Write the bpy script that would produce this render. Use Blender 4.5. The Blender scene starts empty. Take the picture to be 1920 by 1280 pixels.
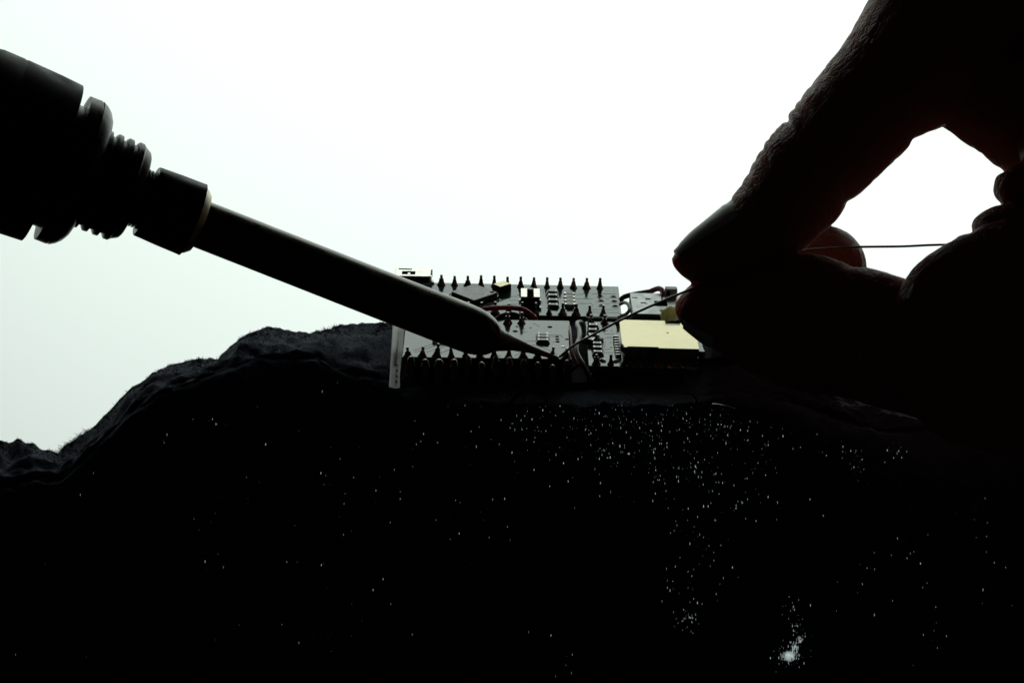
import bpy, bmesh, math, random
import numpy as np
from mathutils import Vector, Matrix, noise

random.seed(7)
scene = bpy.context.scene
col = scene.collection
MM = 0.001                       # everything below is written in millimetres

# ------------------------------------------------------------------ camera
TH = math.radians(22.5)          # the camera looks down at the boards
DIST, FPX = 470.0, 4600.0
CS, SN = math.cos(TH), math.sin(TH)
CAM = Vector((0, -DIST*CS, DIST*SN))
FW, UP, RT = Vector((0, CS, -SN)), Vector((0, SN, CS)), Vector((1, 0, 0))
cd = bpy.data.cameras.new('camera'); cam = bpy.data.objects.new('camera', cd); col.objects.link(cam)
cam.location = CAM*MM
cam.rotation_euler = (math.radians(90)-TH, 0, 0)
cd.sensor_width = 36; cd.lens = FPX/1920*36
cd.clip_start = 0.02; cd.clip_end = 20
cd.dof.use_dof = True; cd.dof.focus_distance = 0.438; cd.dof.aperture_fstop = 140
scene.camera = cam

# ------------------------------------------------------------------ world and light
w = bpy.data.worlds.new('World'); scene.world = w; w.use_nodes = True
bg = w.node_tree.nodes['Background']
bg.inputs[0].default_value = (1.0, 0.95, 0.9, 1); bg.inputs[1].default_value = 0.0035
ld = bpy.data.lights.new('lamp_behind_diffuser', 'AREA'); ld.shape = 'RECTANGLE'
ld.size = 1.2; ld.size_y = 1.0; ld.energy = 15.2; ld.color = (0.885, 1.0, 0.93)
lamp = bpy.data.objects.new('lamp_behind_diffuser', ld); col.objects.link(lamp)
lamp.location = (0.22, 1.35, 0.24)
lamp.rotation_euler = (math.radians(-97), 0, 0)     # shines towards the camera, on the back of the diffuser

scene.view_settings.view_transform = 'Standard'; scene.view_settings.look = 'None'
scene.view_settings.exposure = 0.0; scene.view_settings.gamma = 1.0
scene.view_settings.use_curve_mapping = False
scene.render.engine = 'CYCLES'
scene.cycles.use_denoising = True
scene.cycles.max_bounces = 8; scene.cycles.transparent_max_bounces = 12
scene.cycles.caustics_reflective = True
scene.cycles.sample_clamp_indirect = 4.0

# ------------------------------------------------------------------ helpers
def at(px, py, d):
    return CAM + FW*d + RT*((px-960)/FPX*d) + UP*(-(py-640)/FPX*d)
def ray(px, py):
    return FW + RT*((px-960)/FPX) + UP*(-(py-640)/FPX)
def onz(px, py, z):
    r = ray(px, py); t = (z-CAM.z)/r.z
    return CAM + r*t
def to_px(p):
    q = p-CAM; d = q.dot(FW)
    return 960+FPX*q.dot(RT)/d, 640-FPX*q.dot(UP)/d, d
def tag(o, label=None, cat=None, group=None, kind=None):
    if label: o['label'] = label
    if cat: o['category'] = cat
    if group: o['group'] = group
    if kind: o['kind'] = kind
    return o
def empty(name, p=(0,0,0), rot=None):
    o = bpy.data.objects.new(name, None); col.objects.link(o)
    o.location = Vector(p)*MM; o.empty_display_size = 0.005
    if rot: o.rotation_euler = rot
    return o
class MB:
    def __init__(s): s.v = []; s.f = []
    def add(s, vs, fs):
        n = len(s.v); s.v += [tuple(v) for v in vs]; s.f += [tuple(i+n for i in f) for f in fs]; return s
    def box(s, c, size, rz=0, top=1.0, bev=0):
        hx, hy, hz = size[0]/2, size[1]/2, size[2]/2; cr, sr = math.cos(rz), math.sin(rz)
        def R(x, y, z): return (c[0]+x*cr-y*sr, c[1]+x*sr+y*cr, c[2]+z)
        if bev <= 0:
            vs = [R(sx*hx*(top if sz > 0 else 1), sy*hy*(top if sz > 0 else 1), sz*hz) for sz in (-1, 1) for sx, sy in ((-1,-1),(1,-1),(1,1),(-1,1))]
            return s.add(vs, [(3,2,1,0),(4,5,6,7),(0,1,5,4),(1,2,6,5),(2,3,7,6),(3,0,4,7)])
        vs = []
        def octo(k, z):
            bx, by = hx-k, hy-k; b = bev
            for x, y in ((-bx+b,-by),(bx-b,-by),(bx,-by+b),(bx,by-b),(bx-b,by),(-bx+b,by),(-bx,by-b),(-bx,-by+b)):
                vs.append(R(x*(top if z > 0 else 1), y*(top if z > 0 else 1), z))
        octo(0, -hz); octo(0, hz-bev); octo(bev*0.8, hz)
        fs = [tuple(range(7,-1,-1)), tuple(range(16,24))]
        for a in (0, 8):
            for i in range(8): fs.append((a+i, a+(i+1)%8, a+8+(i+1)%8, a+8+i))
        return s.add(vs, fs)
    def lathe(s, prof, c=(0,0,0), n=16, jit=0):
        vs = []; ph = random.random()*6
        for r, z in prof:
            for i in range(n):
                a = 2*math.pi*i/n; rr = r*(1+jit*math.sin(2*a+ph))
                vs.append((c[0]+rr*math.cos(a), c[1]+rr*math.sin(a), c[2]+z))
        fs = [tuple(range(n-1,-1,-1)), tuple(range((len(prof)-1)*n, len(prof)*n))]
        for k in range(len(prof)-1):
            for i in range(n):
                fs.append((k*n+i, k*n+(i+1)%n, (k+1)*n+(i+1)%n, (k+1)*n+i))
        return s.add(vs, fs)
    def rings(s, rings, cap=True):
        n = len(rings[0]); vs = [p for r in rings for p in r]; fs = []
        for k in range(len(rings)-1):
            for i in range(n): fs.append((k*n+i, k*n+(i+1)%n, (k+1)*n+(i+1)%n, (k+1)*n+i))
        if cap: fs += [tuple(range(n-1,-1,-1)), tuple(range((len(rings)-1)*n, len(rings)*n))]
        return s.add(vs, fs)
    def tube(s, pts, r, n=10):
        pts = [Vector(p) for p in pts]; rs = []
        up = Vector((0.13, 0.31, 0.94))
        for i, p in enumerate(pts):
            t = (pts[min(i+1, len(pts)-1)]-pts[max(i-1, 0)]).normalized()
            a = t.cross(up).normalized(); b = a.cross(t)
            rr = r[i] if isinstance(r, (list, tuple)) else r
            rs.append([p+a*(rr*math.cos(2*math.pi*k/n))+b*(rr*math.sin(2*math.pi*k/n)) for k in range(n)])
        return s.rings(rs)
    def mesh(s, name, smooth=False):
        m = bpy.data.meshes.new(name)
        m.from_pydata([(x*MM, y*MM, z*MM) for x, y, z in s.v], [], s.f); m.validate(); m.update()
        bm = bmesh.new(); bm.from_mesh(m); bmesh.ops.recalc_face_normals(bm, faces=bm.faces)
        if smooth:
            for f in bm.faces: f.smooth = True
            for e in bm.edges:
                if len(e.link_faces) == 2 and e.calc_face_angle(0) > math.radians(40): e.smooth = False
        bm.to_mesh(m); bm.free()
        return m
    def build(s, name, mat, parent=None, smooth=False, loc=None):
        return link(name, s.mesh(name, smooth), mat, parent, loc)
def link(name, mesh, mat, parent=None, loc=None, rz=0):
    o = bpy.data.objects.new(name, mesh); col.objects.link(o)
    if mat and not mesh.materials: mesh.materials.append(mat)
    if parent: o.parent = parent
    if loc is not None: o.location = Vector(loc)*MM
    if rz: o.rotation_euler.z = rz
    return o
def spline(pts, n):
    """Catmull-Rom through a list of vectors, n samples per span"""
    P = [np.array(p, float) for p in pts]; out = []
    for i in range(len(P)-1):
        p0 = P[max(i-1, 0)]; p1 = P[i]; p2 = P[i+1]; p3 = P[min(i+2, len(P)-1)]
        for k in range(n):
            t = k/n
            out.append(0.5*((2*p1)+(-p0+p2)*t+(2*p0-5*p1+4*p2-p3)*t*t+(-p0+3*p1-3*p2+p3)*t**3))
    out.append(P[-1]); return out
def interp(x, xs, ys): return float(np.interp(x, xs, ys))

# ------------------------------------------------------------------ materials
def mat(name, base, rough=0.5, metal=0.0, ior=1.5, var=0.15, nscale=800, bump=0.0, bscale=3000, rvar=0.1, sss=None, coat=0, detail=4, sheen=0):
    m = bpy.data.materials.new(name); m.use_nodes = True
    nt = m.node_tree; N = nt.nodes; L = nt.links; p = N['Principled BSDF']
    p.inputs['Metallic'].default_value = metal; p.inputs['IOR'].default_value = ior
    p.inputs['Coat Weight'].default_value = coat
    tc = N.new('ShaderNodeTexCoord'); nz = N.new('ShaderNodeTexNoise')
    nz.inputs['Scale'].default_value = nscale; nz.inputs['Detail'].default_value = detail
    L.new(tc.outputs['Object'], nz.inputs['Vector'])
    mx = N.new('ShaderNodeMix'); mx.data_type = 'RGBA'
    mx.inputs[6].default_value = (*[c*(1-var) for c in base], 1); mx.inputs[7].default_value = (*[min(1, c*(1+var)) for c in base], 1)
    L.new(nz.outputs['Fac'], mx.inputs[0]); L.new(mx.outputs[2], p.inputs['Base Color'])
    mr = N.new('ShaderNodeMapRange'); mr.inputs['From Min'].default_value = 0.3; mr.inputs['From Max'].default_value = 0.7
    mr.inputs['To Min'].default_value = max(0.02, rough-rvar); mr.inputs['To Max'].default_value = min(1, rough+rvar)
    L.new(nz.outputs['Fac'], mr.inputs['Value']); L.new(mr.outputs[0], p.inputs['Roughness'])
    if bump:
        n2 = N.new('ShaderNodeTexNoise'); n2.inputs['Scale'].default_value = bscale; n2.inputs['Detail'].default_value = 5
        L.new(tc.outputs['Object'], n2.inputs['Vector'])
        b = N.new('ShaderNodeBump'); b.inputs['Distance'].default_value = bump*MM; b.inputs['Strength'].default_value = 1
        L.new(n2.outputs['Fac'], b.inputs['Height']); L.new(b.outputs[0], p.inputs['Normal'])
    if sss:
        p.inputs['Subsurface Weight'].default_value = sss[0]; p.inputs['Subsurface Radius'].default_value = sss[1]
        p.inputs['Subsurface Scale'].default_value = sss[2]
    if sheen:
        p.inputs['Sheen Weight'].default_value = sheen; p.inputs['Sheen Roughness'].default_value = 0.5
    return m
M = {}
M['mask_teal'] = mat('solder_mask_teal', (0.045, 0.20, 0.19), 0.11, 0, 1.68, 0.3, 300, 0.004, 2500, 0.08)
M['mask_grey'] = mat('solder_mask_grey_green', (0.09, 0.15, 0.11), 0.10, 0, 1.74, 0.3, 250, 0.003, 1800, 0.07)
M['mask_dark'] = mat('matte_black_board', (0.010, 0.011, 0.010), 0.85, 0, 1.2, 0.3, 400, 0.01, 2500)
M['fibre'] = mat('board_edge_fibre', (0.05, 0.055, 0.035), 0.7, 0, 1.5, 0.3, 900)
M['tin'] = mat('tin_solder', (0.60, 0.58, 0.55), 0.22, 1, 1.5, 0.1, 1500, 0.02, 2500)
M['pin'] = mat('tinned_pin', (0.24, 0.21, 0.195), 0.22, 1, 1.5, 0.15, 1200, 0, 0, 0.06)
M['lead'] = mat('dark_lead', (0.20, 0.18, 0.16), 0.16, 1, 1.5, 0.2, 800, 0, 0, 0.04)
M['gold_can'] = mat('warm_nickel_shield', (0.52, 0.455, 0.275), 0.22, 1, 1.5, 0.16, 170, 0.05, 220, 0.06)
M['steel'] = mat('steel_shell', (0.80, 0.78, 0.68), 0.25, 1, 1.5, 0.06, 600, 0.005, 1500)
M['grey_steel'] = mat('dull_grey_steel', (0.30, 0.31, 0.31), 0.32, 1, 1.5, 0.1, 700, 0.008, 1500)
M['epoxy'] = mat('chip_epoxy', (0.03, 0.032, 0.03), 0.28, 0, 1.75, 0.2, 1500, 0.012, 6000)
M['black_plastic'] = mat('black_plastic', (0.008, 0.008, 0.008), 0.5, 0, 1.5, 0.2, 600, 0.01, 3000)
M['ceramic'] = mat('dark_resistor_ceramic', (0.02, 0.02, 0.022), 0.18, 0, 1.9, 0.2, 2000)
M['dull_black'] = mat('dull_black_rubber', (0.006, 0.006, 0.006), 0.95, 0, 1.05, 0.2, 600)
M['old_tin'] = mat('greyed_tin', (0.36, 0.35, 0.33), 0.25, 1, 1.5, 0.2, 1500, 0, 0, 0.08)
M['network'] = mat('green_resistor_network', (0.30, 0.33, 0.20), 0.3, 0, 1.6, 0.2, 2500)
M['tan'] = mat('tan_capacitor', (0.62, 0.54, 0.33), 0.35, 0, 1.6, 0.1, 1500)
M['hole'] = mat('hole_dark', (0.003, 0.003, 0.003), 0.9, 0, 1.0, 0.1, 500)
M['trace'] = mat('covered_trace', (0.02, 0.045, 0.04), 0.3, 0, 1.35, 0.1, 500)
M['red_wire'] = mat('red_silicone', (0.62, 0.018, 0.02), 0.45, 0, 1.45, 0.15, 600)
M['pink_wire'] = mat('pale_red_silicone', (0.50, 0.06, 0.06), 0.45, 0, 1.45, 0.2, 600)
M['grey_wire'] = mat('grey_pvc', (0.42, 0.43, 0.41), 0.4, 0, 1.5, 0.1, 600)
M['dark_wire'] = mat('dark_grey_pvc', (0.035, 0.037, 0.037), 0.35, 0, 1.5, 0.15, 600)
M['solder_wire'] = mat('dull_solder_wire', (0.22, 0.20, 0.18), 0.35, 1, 1.5, 0.15, 1200)
M['iron_black'] = mat('iron_black_resin', (0.004, 0.004, 0.004), 0.30, 0, 1.22, 0.2, 300, 0.01, 1200)
M['iron_handle'] = mat('iron_handle_rubber', (0.005, 0.004, 0.004), 0.45, 0, 1.13, 0.2, 300, 0.02, 900)
M['iron_barrel'] = mat('oxidised_barrel', (0.022, 0.018, 0.013), 0.25, 0, 1.5, 0.3, 250, 0.006, 1500, 0.08)
M['iron_barrel'].node_tree.nodes['Principled BSDF'].inputs['Specular Tint'].default_value = (1, .9, .68, 1)
M['iron_tip'] = mat('sooty_iron_tip', (0.05, 0.04, 0.032), 0.36, 0, 2.1, 0.4, 500, 0.05, 1200, 0.12)
M['ring_steel'] = mat('knurled_steel', (0.80, 0.75, 0.60), 0.5, 1, 1.5, 0.1, 700)
M['strip'] = mat('pale_strip', (0.20, 0.185, 0.14), 0.36, 0, 1.55, 0.2, 200, 0.02, 600, 0.1)
M['glue'] = mat('hot_glue', (0.62, 0.60, 0.42), 0.18, 0, 1.48, 0.15, 700, 0.15, 900, 0.08, sss=(1.0, (1, 0.9, 0.6), 0.006))
M['amber'] = mat('amber_film', (0.07, 0.036, 0.016), 0.8, 0, 1.1, 0.2, 300, 0.03, 600)
M['white_part'] = mat('white_housing', (0.62, 0.66, 0.60), 0.4, 0, 1.5, 0.1, 600)
M['fray'] = mat('navy_fibre', (0.055, 0.066, 0.098), 0.95, 0, 1.15, 0.3, 300)
M['nail'] = mat('fingernail', (0.74, 0.63, 0.54), 0.42, 0, 1.5, 0.08, 200, 0.01, 700, 0.05, sss=(0.9, (1, 0.55, 0.4), 0.0030))

def skin_material():
    m = mat('skin', (0.36, 0.14, 0.09), 0.50, 0, 1.42, 0.18, 160, 0, 0, 0.08, sss=(1.0, (1.0, 0.20, 0.09), 0.0058))
    nt = m.node_tree; N = nt.nodes; L = nt.links; p = N['Principled BSDF']
    tc = N.new('ShaderNodeTexCoord')
    ms = N.new('ShaderNodeMapping'); ms.inputs['Rotation'].default_value = (0, math.radians(35), 0); ms.inputs['Scale'].default_value = (1, 1, 0.55)
    L.new(tc.outputs['Object'], ms.inputs['Vector'])
    wz = N.new('ShaderNodeTexNoise'); wz.inputs['Scale'].default_value = 300; L.new(ms.outputs[0], wz.inputs['Vector'])
    ad = N.new('ShaderNodeMix'); ad.data_type = 'RGBA'; ad.blend_type = 'LINEAR_LIGHT'; ad.inputs[0].default_value = 0.0012
    L.new(ms.outputs[0], ad.inputs[6]); L.new(wz.outputs['Color'], ad.inputs[7])
    vo = N.new('ShaderNodeTexVoronoi'); vo.feature = 'DISTANCE_TO_EDGE'; vo.inputs['Scale'].default_value = 850
    L.new(ad.outputs[2], vo.inputs['Vector'])
    mr = N.new('ShaderNodeMapRange'); mr.inputs['From Max'].default_value = 0.18; L.new(vo.outputs['Distance'], mr.inputs['Value'])
    nz = N.new('ShaderNodeTexNoise'); nz.inputs['Scale'].default_value = 2600; nz.inputs['Detail'].default_value = 4
    L.new(tc.outputs['Object'], nz.inputs['Vector'])
    sm = N.new('ShaderNodeMath'); sm.operation = 'ADD'; L.new(mr.outputs[0], sm.inputs[0]); L.new(nz.outputs['Fac'], sm.inputs[1])
    b = N.new('ShaderNodeBump'); b.inputs['Distance'].default_value = 0.00012; b.inputs['Strength'].default_value = 0.9
    L.new(sm.outputs[0], b.inputs['Height']); L.new(b.outputs[0], p.inputs['Normal'])
    return m
M['skin'] = skin_material()

def cloth_material():
    """dark navy fleece; worn thin here and there, so pinholes between the threads let light through"""
    m = mat('navy_fleece', (0.058, 0.070, 0.105), 0.95, 0, 1.15, 0.5, 260, 0.12, 1100, 0.05, sheen=0.12)
    nt = m.node_tree; N = nt.nodes; L = nt.links; p = N['Principled BSDF']; out = N['Material Output']
    at_ = N.new('ShaderNodeAttribute'); at_.attribute_name = 'worn'
    tc = N.new('ShaderNodeTexCoord'); mp = N.new('ShaderNodeMapping'); mp.inputs['Scale'].default_value = (1, 0.25, 0.26)
    L.new(tc.outputs['Object'], mp.inputs['Vector'])
    vo = N.new('ShaderNodeTexVoronoi'); vo.inputs['Scale'].default_value = 6400; vo.inputs['Randomness'].default_value = 1
    L.new(mp.outputs[0], vo.inputs['Vector'])
    sep = N.new('ShaderNodeSeparateColor'); L.new(vo.outputs['Color'], sep.inputs[0])
    lt = N.new('ShaderNodeMath'); lt.operation = 'LESS_THAN'; L.new(sep.outputs[0], lt.inputs[0]); L.new(at_.outputs['Fac'], lt.inputs[1])
    rad = N.new('ShaderNodeMath'); rad.operation = 'MULTIPLY_ADD'; rad.inputs[1].default_value = 0.36; rad.inputs[2].default_value = 0.06
    L.new(sep.outputs[1], rad.inputs[0])
    opn = N.new('ShaderNodeMath'); opn.operation = 'MULTIPLY_ADD'      # threads gone altogether where wear > 1
    sub = N.new('ShaderNodeMath'); sub.operation = 'SUBTRACT'; sub.inputs[1].default_value = 1.0; sub.use_clamp = True
    L.new(at_.outputs['Fac'], sub.inputs[0]); L.new(sub.outputs[0], opn.inputs[0]); opn.inputs[1].default_value = 1.0
    L.new(rad.outputs[0], opn.inputs[2])
    l2 = N.new('ShaderNodeMath'); l2.operation = 'LESS_THAN'; L.new(vo.outputs['Distance'], l2.inputs[0]); L.new(opn.outputs[0], l2.inputs[1])
    mu = N.new('ShaderNodeMath'); mu.operation = 'MULTIPLY'; L.new(lt.outputs[0], mu.inputs[0]); L.new(l2.outputs[0], mu.inputs[1])
    thin = N.new('ShaderNodeMath'); thin.operation = 'POWER'; thin.inputs[1].default_value = 2.4; L.new(sep.outputs[2], thin.inputs[0])
    dim = N.new('ShaderNodeMath'); dim.operation = 'MULTIPLY'; dim.inputs[1].default_value = 0.55; L.new(thin.outputs[0], dim.inputs[0])
    th2 = N.new('ShaderNodeMath'); th2.operation = 'MAXIMUM'; L.new(dim.outputs[0], th2.inputs[0]); L.new(sub.outputs[0], th2.inputs[1])
    mu2 = N.new('ShaderNodeMath'); mu2.operation = 'MULTIPLY'; L.new(mu.outputs[0], mu2.inputs[0]); L.new(th2.outputs[0], mu2.inputs[1])
    tr = N.new('ShaderNodeBsdfTransparent'); tr.inputs[0].default_value = (0.80, 0.86, 0.90, 1)
    mix = N.new('ShaderNodeMixShader'); L.new(mu2.outputs[0], mix.inputs[0]); L.new(p.outputs[0], mix.inputs[1]); L.new(tr.outputs[0], mix.inputs[2])
    L.new(mix.outputs[0], out.inputs['Surface'])
    return m
M['cloth'] = cloth_material()
def diffuser_material():
    m = bpy.data.materials.new('white_diffuser_sheet'); m.use_nodes = True
    nt = m.node_tree; N = nt.nodes; L = nt.links
    N.remove(N['Principled BSDF'])
    t = N.new('ShaderNodeBsdfTranslucent'); t.inputs[0].default_value = (0.95, 0.95, 0.95, 1)
    L.new(t.outputs[0], N['Material Output'].inputs['Surface'])
    return m
M['diffuser'] = diffuser_material()

# ------------------------------------------------------------------ backdrop: a sheet of diffusing fabric lit from behind
bk = MB()
nx, ny = 24, 20
vs = []
for j in range(ny+1):
    for i in range(nx+1):
        vs.append((-520+1040*i/nx, 620, -440+880*j/ny))
bk.add(vs, [(j*(nx+1)+i, j*(nx+1)+i+1, (j+1)*(nx+1)+i+1, (j+1)*(nx+1)+i) for j in range(ny) for i in range(nx)])
tag(bk.build('backdrop', M['diffuser']), 'glowing white diffuser sheet filling the background behind everything', 'backdrop', kind='structure')

# ------------------------------------------------------------------ cloth
RIDGE = [(-160,835),(-60,838),(0,825),(16,830),(34,823),(59,830),(75,841),(111,849),(119,838),(158,814),(178,796),(210,766),(237,734),(271,713),(285,699),(317,685),(368,672),(408,673),(420,661),(455,631),(503,612),(546,620),(582,625),(614,616),(653,607),(725,604),(760,594),(1280,594),(1345,655),(1400,690),(1500,726),(1600,748),(1700,772),(1950,800),(2150,810)]
RDEP = [(-160,470),(300,462),(480,468),(725,466),(1270,462),(1300,446),(1335,430),(1400,427),(1520,425.5),(1580,428),(1700,428),(1770,424),(2150,424)]
BRINK = [(-160,938),(0,915),(60,900),(110,905),(160,858),(240,782),(300,738),(390,706),(480,672),(590,676),(625,694),(725,712),(760,745),(1000,752),(1300,752),(1345,742),(1400,738),(1500,758),(1560,782),(1640,806),(1700,812),(1760,806),(1950,822),(2150,840)]
BDEP = [(-160,451),(40,450),(240,441),(480,446),(600,441),(760,431),(900,425),(1280,424),(1400,424),(1520,423.5),(1600,421.5),(1700,421.5),(1770,422),(2150,422)]
WORN = [ # x, y, rx, ry, amount
 (330,800,75,32,0.05),(395,790,30,22,0.07),(530,815,60,45,0.02),(600,900,130,60,0.025),(710,905,70,45,0.045),(790,850,25,30,0.06),
 (680,1040,90,60,0.03),(560,1100,110,70,0.02),(450,1060,120,120,0.012),(860,1000,90,60,0.025),(930,950,30,25,0.03),(640,1180,130,60,0.012),
 (1170,800,150,45,0.19),(1180,830,80,40,0.22),(1290,880,110,50,0.13),(1345,812,24,20,0.75),(1400,930,60,40,0.08),(1420,830,60,30,0.08),
 (1060,790,50,25,0.06),(1300,1010,60,50,0.05),(1285,1090,40,60,0.08),(1285,1160,22,18,0.22),(1640,846,50,12,0.16),(1612,877,12,14,0.9),(1680,845,12,6,0.5),
 (1489,1138,15,12,0.95),(1492,1174,8,7,1.4),(1500,1198,9,14,1.55),(1490,1214,11,12,1.75),(1480,1229,16,13,1.95),(1520,1220,7,10,0.5),
 (1650,1060,80,60,0.02),(1850,1060,50,80,0.015),(1780,1200,120,60,0.012),(1030,1220,60,40,0.012),(1200,800,240,70,0.02)]
TORN = [np.array(t) for t in WORN]
def fold(px, k):
    return 5.5*noise.noise(Vector((px*0.0042+3, k*0.9, 1.7))) + 2.2*noise.noise(Vector((px*0.011, k*1.6+5, 4.2)))
def cloth_point(px, k):
    """k: 0..1 behind the ridge, 1..2 ridge to brink, 2..3 the hanging front"""
    ry = interp(px, *zip(*RIDGE)); rd = interp(px, *zip(*RDEP)); by = interp(px, *zip(*BRINK)); bd = interp(px, *zip(*BDEP))
    if k < 1:
        a = 1-k; return at(px, ry, rd) + Vector((0, 5*a, -9*a**1.5))
    if k < 2:
        a = k-1; s = math.sin(a*math.pi)
        lump = 2.0*s*noise.noise(Vector((px*0.012+a, a*2.6, 9.1))) + 1.3*s*noise.noise(Vector((px*0.028, a*5, 2.1))) + .5*noise.noise(Vector((px*0.07, a*7, 6.1)))
        side = 1.0 if px < 700 else max(0.0, 1-(px-700)/50) + (0 if px < 1400 else min(1, (px-1400)/60))
        p = at(px, ry+(by-ry)*a, rd+(bd-rd)*math.sin(a*math.pi/2)).lerp(at(px, ry, rd).lerp(at(px, by, bd), a), 1-side)
        return p + Vector((0, 0, lump*side))
    a = k-2
    py = by + (1400-by)*a**1.15
    d = bd - 10*math.sqrt(a)*0.9 - 6*a
    f = fold(px, a*2.2)*min(1, a*5)
    return at(px, py, d+f) + UP*(0.5*noise.noise(Vector((px*0.05, a*20, 0.3))))
xs = np.linspace(-160, 2140, 300); ks = list(np.linspace(0, 1, 5)[:-1])+list(np.linspace(1, 2, 34)[:-1])+list(np.linspace(2, 3, 100))
cl = MB(); vs = []
for k in ks:
    for px in xs:
        p = cloth_point(px, k)
        if k > 0.8: p = p + UP*(0.28*noise.noise(p*0.9)) - FW*(0.25*noise.noise(p*1.4))
        vs.append(p)
nX = len(xs)
cl.add(vs, [(j*nX+i, j*nX+i+1, (j+1)*nX+i+1, (j+1)*nX+i) for j in range(len(ks)-1) for i in range(nX-1)])
cloth = empty('cloth', at(960, 780, 425))
tag(cloth, 'dark navy fleece cloth draped in a mound under the circuit boards', 'cloth')
me = bpy.data.meshes.new('fabric'); me.from_pydata([tuple((Vector(v)-at(960, 780, 425))*MM) for v in cl.v], [], cl.f); me.update()
for f in me.polygons: f.use_smooth = True
att = me.attributes.new('worn', 'FLOAT', 'POINT')
vals = []
for v in vs:
    x, y, d = to_px(v); s = 0.0
    for t in TORN:
        q = ((x-t[0])/t[2])**2+((y-t[1])/t[3])**2
        if q < 9: s = max(s, t[4]*((1.0 if t[0] < 1000 else 2.0) if t[4] < .3 else 1)*math.exp(-0.7*q))
    if s < 1: s *= 0.55+0.9*max(0, noise.noise(Vector((x*0.03, y*0.03, 3.3)))+0.35)
    s = max(s, 0.001)
    vals.append(s if y > interp(x, *zip(*BRINK))+8 else 0)
att.data.foreach_set('value', vals)
fabric = link('fabric', me, M['cloth'], cloth)
fz = MB()                                       # stray fibres standing on the fleece
for i in range(8000):
    if random.random() < 0.8: px = random.uniform(-20, 760); k = 1+abs(random.gauss(0, 0.16)) if random.random() < 0.6 else random.uniform(1, 2.15)
    else: px = random.uniform(1380, 1920); k = random.uniform(1.0, 2.3)
    p = cloth_point(px, min(k, 2.99)); l = random.choice((0.2, 0.3, 0.45, 0.7))*random.uniform(0.6, 1.4)*(.5+1.2*max(0, .4+noise.noise(Vector((px*.02, 0, 8)))))
    if 112 < px < 165: l = max(l, random.uniform(.5, 1.6))
    dr = (Vector((random.gauss(0, 1), random.gauss(0, .7), abs(random.gauss(0.5, .6))))).normalized()
    d2 = (dr + Vector((random.gauss(0, .7), random.gauss(0, .7), random.gauss(-.2, .5)))).normalized()
    pts = [p-dr*0.3, p+dr*l*0.5, p+dr*l*0.5+d2*l*0.4]
    fz.tube([q-at(960, 780, 425) for q in pts], [0.045, 0.035, 0.015], 3)
tag(fz.build('stray_fibres', M['fray'], cloth), kind='stuff')

# ------------------------------------------------------------------ circuit boards
class Board:
    def __init__(s, name, label, ref, z, slope, group='circuit boards packed on the cloth', cat='circuit board'):
        s.a = math.radians(slope); s.o = onz(ref[0], ref[1], z)
        s.root = empty(name, s.o, (0, s.a, 0)); tag(s.root, label, cat, group)
        s.ex = Vector((math.cos(s.a), 0, -math.sin(s.a))); s.ez = Vector((math.sin(s.a), 0, math.cos(s.a))); s.ey = Vector((0, 1, 0))
    def loc(s, px, py, h=0.0):
        r = ray(px, py); q = s.o + s.ez*h
        p = CAM + r*((q-CAM).dot(s.ez)/r.dot(s.ez)) - s.o
        return Vector((p.dot(s.ex), p.dot(s.ey), h))
    def slab(s, x0, x1, y0, y1, th, top, name='substrate'):
        b = MB().box(((x0+x1)/2, (y0+y1)/2, -th/2), (x1-x0, y1-y0, th), bev=0.12)
        m = b.mesh(name); m.materials.append(M[top]); m.materials.append(M['fibre'])
        for f in m.polygons: f.material_index = 0 if f.normal.z > 0.3 else 1
        return link(name, m, None, s.root)
SH = {}
def shared(key, fn):
    if key not in SH: SH[key] = fn()
    return SH[key]
def pin(b, p, kind='short', rz=0.0, tall=1.0, name='header_pin'):
    hs = {'short': 2.1, 'long': 3.6, 'stub': 1.9}[kind]
    def cone():
        if kind == 'long':
            m = MB().lathe([(1.05, 0.0), (1.02, 0.8), (0.95, 1.8), (0.82, 2.7), (0.62, 3.5), (0.42, 4.0), (0.2, 4.2)], n=16, jit=0.06)
        else:
            m = MB().lathe([(0.80, 0.0), (0.68, 0.14), (0.50, 0.45), (0.39, 0.85), (0.33, 1.25)], n=16, jit=0.08)
        return m.mesh('solder_cone', True)
    k = random.randrange(4)
    cm = shared(('cone', kind, k), cone)
    pm = shared(('pin', kind), lambda: MB().box((0, 0, hs/2), (0.5, 0.5, hs), bev=0.09).mesh('header_pin'))
    o = link(name, pm, M['old_tin' if kind == 'short' else 'lead'], b.root, p, rz); o.scale.z = tall
    c = link('solder_cone', cm, M['pin' if kind == 'short' else 'lead'], o); c.rotation_euler.z = random.random()*6; c.scale = (random.uniform(.85, 1.2),)*2+(random.uniform(.85, 1.12),)
    return o
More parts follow.
